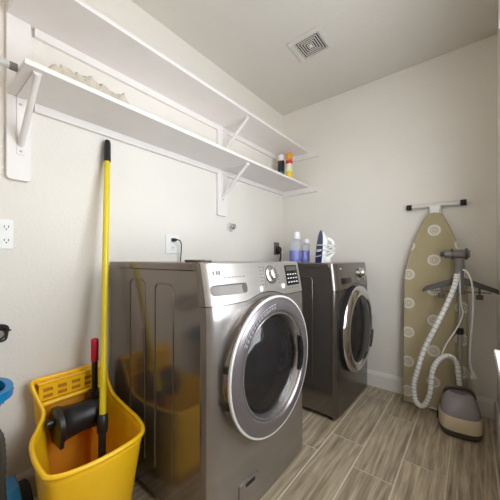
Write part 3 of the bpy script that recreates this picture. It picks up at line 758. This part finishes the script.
# ------------------------------------------------------------------ ironing board leaning against the back wall
ib = thing('ironing_board', 'ironing board in tan cover with white medallions, leaning on the back wall', 'ironing board', (1.262, 2.215, 0))
LEAN = math.radians(2.8)
ib.rotation_euler = (-LEAN, 0, 0)
def board_half(v):      # half width by height fraction 0..1
    if v < .62: return .179
    f = (v-.62)/.38
    return .179*(1-f**1.8*.78) if f < .93 else .179*(1-.93**1.8*.78)*math.sqrt(max(0, 1-((f-.93)/.07)**2))
BH = 1.335
def board_loop(y, inset, zlo=.012):
    n = 60; L = []
    for k in range(n+1):
        v = k/n; v = 1-(1-v)**1.6
        L.append((max(0, board_half(v)-inset*(1 if v < .98 else .2)), zlo+inset*.4+(BH-zlo-inset*1.4)*v))
    for i in range(6): pass
    return [(x, y, z) for x, z in L]+[(-x, y, z) for x, z in L[::-1][1:]]
obj('board_cover', loft([board_loop(-.020, .012), board_loop(-.024, .004), board_loop(-.016, .0), board_loop(0, 0), board_loop(.006, .012)]), 'pad', ib, smooth=50)
obj('board_underside', loft([board_loop(.0065, .02), board_loop(.012, .02)]), 'board_frame', ib)
def leg(pts, n='leg'): return obj(n, T(pts, .0095, 12), 'board_frame', ib, smooth=50)
lg = leg([(-.07, .028, .30), (-.03, .028, 1.30), (-.03, .030, 1.394)])
leg([(.07, .028, .30), (.03, .028, 1.30), (.03, .030, 1.394)])
leg(spline([(-.10, .050, 1.05), (-.10, .050, .12), (-.085, .050, .085), (.085, .050, .085), (.10, .050, .12), (.10, .050, 1.05)], 5))
fb = obj('foot_bar', T([(-.145, .030, 1.394), (.145, .030, 1.394)], .0155, 16), 'bar_white', ib, smooth=50)
fb.rotation_euler = (0, 0, 0)
for s_ in (-1, 1):
    obj('rubber_cap', T([(s_*.140, .030, 1.394), (s_*.142, .030, 1.394), (s_*.172, .030, 1.394), (s_*.174, .030, 1.394)], [.0158, .0200, .0200, .016], 16), 'rubber', fb, smooth=40)
obj('center_clip', loft([[(-.032, .018, 1.389), (.032, .018, 1.389), (.032, .014, 1.389), (-.032, .014, 1.389)], [(-.024, .016, 1.335), (.024, .016, 1.335), (.024, .010, 1.335), (-.024, .010, 1.335)]]), 'white_plastic', fb, bevel=.003)

# ------------------------------------------------------------------ garment steamer
gs = thing('garment_steamer', 'garment steamer with smoky water tank, white ribbed hose and hanger pole', 'steamer', (1.405, 2.055, 0), math.radians(8))
def bs(z, s, e=3.2, dy=0): return [(x, y+dy, z) for x, y, z in sell(0, 0, .102*s, .118*s, z, e, 44)]
obj('base', loft([bs(.004, .90), bs(.012, .97), bs(.034, 1.0), bs(.040, .985)]), 'grey_dark', gs, smooth=40)
obj('body_band', loft([bs(.038, .985), bs(.044, 1.0), bs(.095, .975), bs(.112, .955), bs(.116, .93)]), 'beige_plastic', gs, smooth=40)
tk = obj('water_tank', loft([bs(.116, .935, 3), bs(.122, .945, 3), bs(.15, .90, 2.8, .004), bs(.185, .80, 2.6, .010), bs(.212, .66, 2.4, .016), bs(.222, .54, 2.3, .018)]), 'smoke_tank', gs, smooth=45)
obj('tank_core', loft([bs(.117, .7), bs(.16, .6), bs(.19, .45)]), 'grey_plastic', tk, smooth=45)
obj('tank_handle', T(spline([(-.072, .02, .168), (-.070, .012, .212), (-.05, .006, .240), (0, .002, .250), (.05, .006, .240), (.070, .012, .212), (.072, .02, .168)], 6), .0095, 12), 'grey_dark', tk, smooth=60)
obj('tank_cap', lathe([(.044, .212), (.044, .228), (.038, .233), (0, .234)], 'z', (0, .016, 0), 28), 'grey_plastic', tk, smooth=40)
for s_ in (-1, 1): obj('wheel', lathe([(0, -.008), (.022, -.008), (.022, .008), (0, .008)], 'x', (s_*.098, .085, .0225), 20), 'rubber', gs, smooth=40)
PX, PY = .012, .085
obj('pole_socket', lathe([(.026, .11), (.024, .19), (.018, .22), (.016, .235)], 'z', (PX, PY, 0), 24), 'grey_dark', gs, smooth=40)
obj('lower_pole', T([(PX, PY, .2), (PX, PY, .575)], .0135, 16), 'aluminium', gs, smooth=50)
obj('pole_clamp', lathe([(.014, .548), (.020, .552), (.020, .585), (.014, .590)], 'z', (PX, PY, 0), 20), 'black_plastic', gs, smooth=40)
obj('upper_pole', T([(PX, PY, .57), (PX, PY, .85)], .0105, 16), 'aluminium', gs, smooth=50)
hd = obj('hanger_neck', loft([sell(PX-.004+.0*z, PY, rx, .017, z, 2.5, 24) for z, rx in ((.80, .028), (.86, .027), (.93, .025), (1.0, .026), (1.02, .030))]), 'grey_plastic', gs, smooth=45)
obj('head_cradle', T([(-.070, PY-.002, 1.046), (-.066, PY-.002, 1.046), (.05, PY-.002, 1.046), (.060, PY-.002, 1.046)], [.021, .0265, .0265, .022], 18), 'grey_plastic', gs, smooth=45)
for x_ in (-.028, .044): obj('cradle_ring', lathe([(.027, -.006), (.035, -.005), (.035, .005), (.027, .006)], 'x', (x_, PY-.002, 1.046), 24), 'grey_dark', gs, smooth=40)
obj('cradle_knob', lathe([(0, -.092), (.014, -.088), (.018, -.072), (.012, -.066)], 'x', (0, PY-.002, 1.046), 20), 'grey_dark', gs, smooth=40)
for s_ in (-1, 1):
    arm = obj('hanger_arm', loft([[(PX+s_*x, PY+dy*hw, z+dz*hh) for dy, dz in ((-1,-1), (1,-1), (1,1), (-1,1))] for x, z, hw, hh in ((.0, .882, .012, .022), (.04, .874, .012, .020), (.12, .844, .012, .016), (.175, .824, .012, .014), (.196, .808, .010, .010))]), 'grey_dark', gs, bevel=.004)
    obj('clip', B(PX+s_*.095-.016, PX+s_*.095+.016, PY-.014, PY+.008, .770, .800), 'grey_dark', arm, bevel=.004)
    obj('clip_stem', B(PX+s_*.095-.005, PX+s_*.095+.005, PY-.006, PY+.004, .798, .842), 'grey_dark', arm)
obj('hanger_bar', T([(PX-.15, PY, .812), (PX+.15, PY, .812)], .003, 8), 'grey_dark', gs, smooth=60)
HW = [(1.392, 2.095, .92), (1.378, 2.06, .84), (1.338, 2.02, .72), (1.290, 2.0, .60), (1.235, 2.0, .46), (1.198, 2.0, .32), (1.178, 2.0, .22), (1.188, 2.0, .125), (1.227, 2.0, .104), (1.262, 2.0, .185),
      (1.276, 2.01, .33), (1.310, 2.03, .405), (1.355, 2.06, .425), (1.390, 2.095, .38), (1.402, 2.105, .27), (1.402, 2.105, .22)]
gi = (Matrix.Translation((1.405, 2.055, 0)) @ Matrix.Rotation(math.radians(8), 4, 'Z')).inverted()
HOSE = spline([gi @ Vector(p) for p in HW], 14)
obj('steam_hose', T(HOSE, [(.0150 if i % 2 == 0 else .0132) for i in range(len(HOSE))], 14), 'hose_white', gs, smooth=80)
hb = bmesh.new()
for i in range(3, len(HOSE)-4, 3):
    tube(hb, [HOSE[i]+(HOSE[i+1]-HOSE[i])*.1, HOSE[i]+(HOSE[i+1]-HOSE[i])*.45], .0153, 14)
o = obj('hose_rings', hb, 'hose_line', gs, smooth=80); o['kind'] = 'stuff'
cordp = spline([(PX+.012, PY-.014, .95), (PX+.035, PY-.02, .93), (PX+.055, PY-.03, .86), (PX+.060, PY-.035, .72), (PX+.048, PY-.035, .54), (PX+.046, PY-.032, .40), (PX+.058, PY-.03, .335)], 8)
obj('power_cord', T(cordp, .0052, 10), 'cord_white', gs, smooth=60)
obj('cord_plug', loft([sell(PX+.062+(.32-z)*.15, PY-.03, rx, .009, z, 3, 16) for z, rx in ((.300, .017), (.312, .016), (.325, .009), (.340, .007))]), 'cord_white', gs, smooth=40)
obj('hose_strap', T(spline([(PX-.004, PY-.014, .93), (PX+.002, PY-.02, .75), (PX+.012, PY-.02, .68), (PX-.012, PY-.02, .60), (-.06, PY-.05, .49), (-.085, PY-.075, .43)], 6), .0045, 8), 'cord_white', gs, smooth=60)
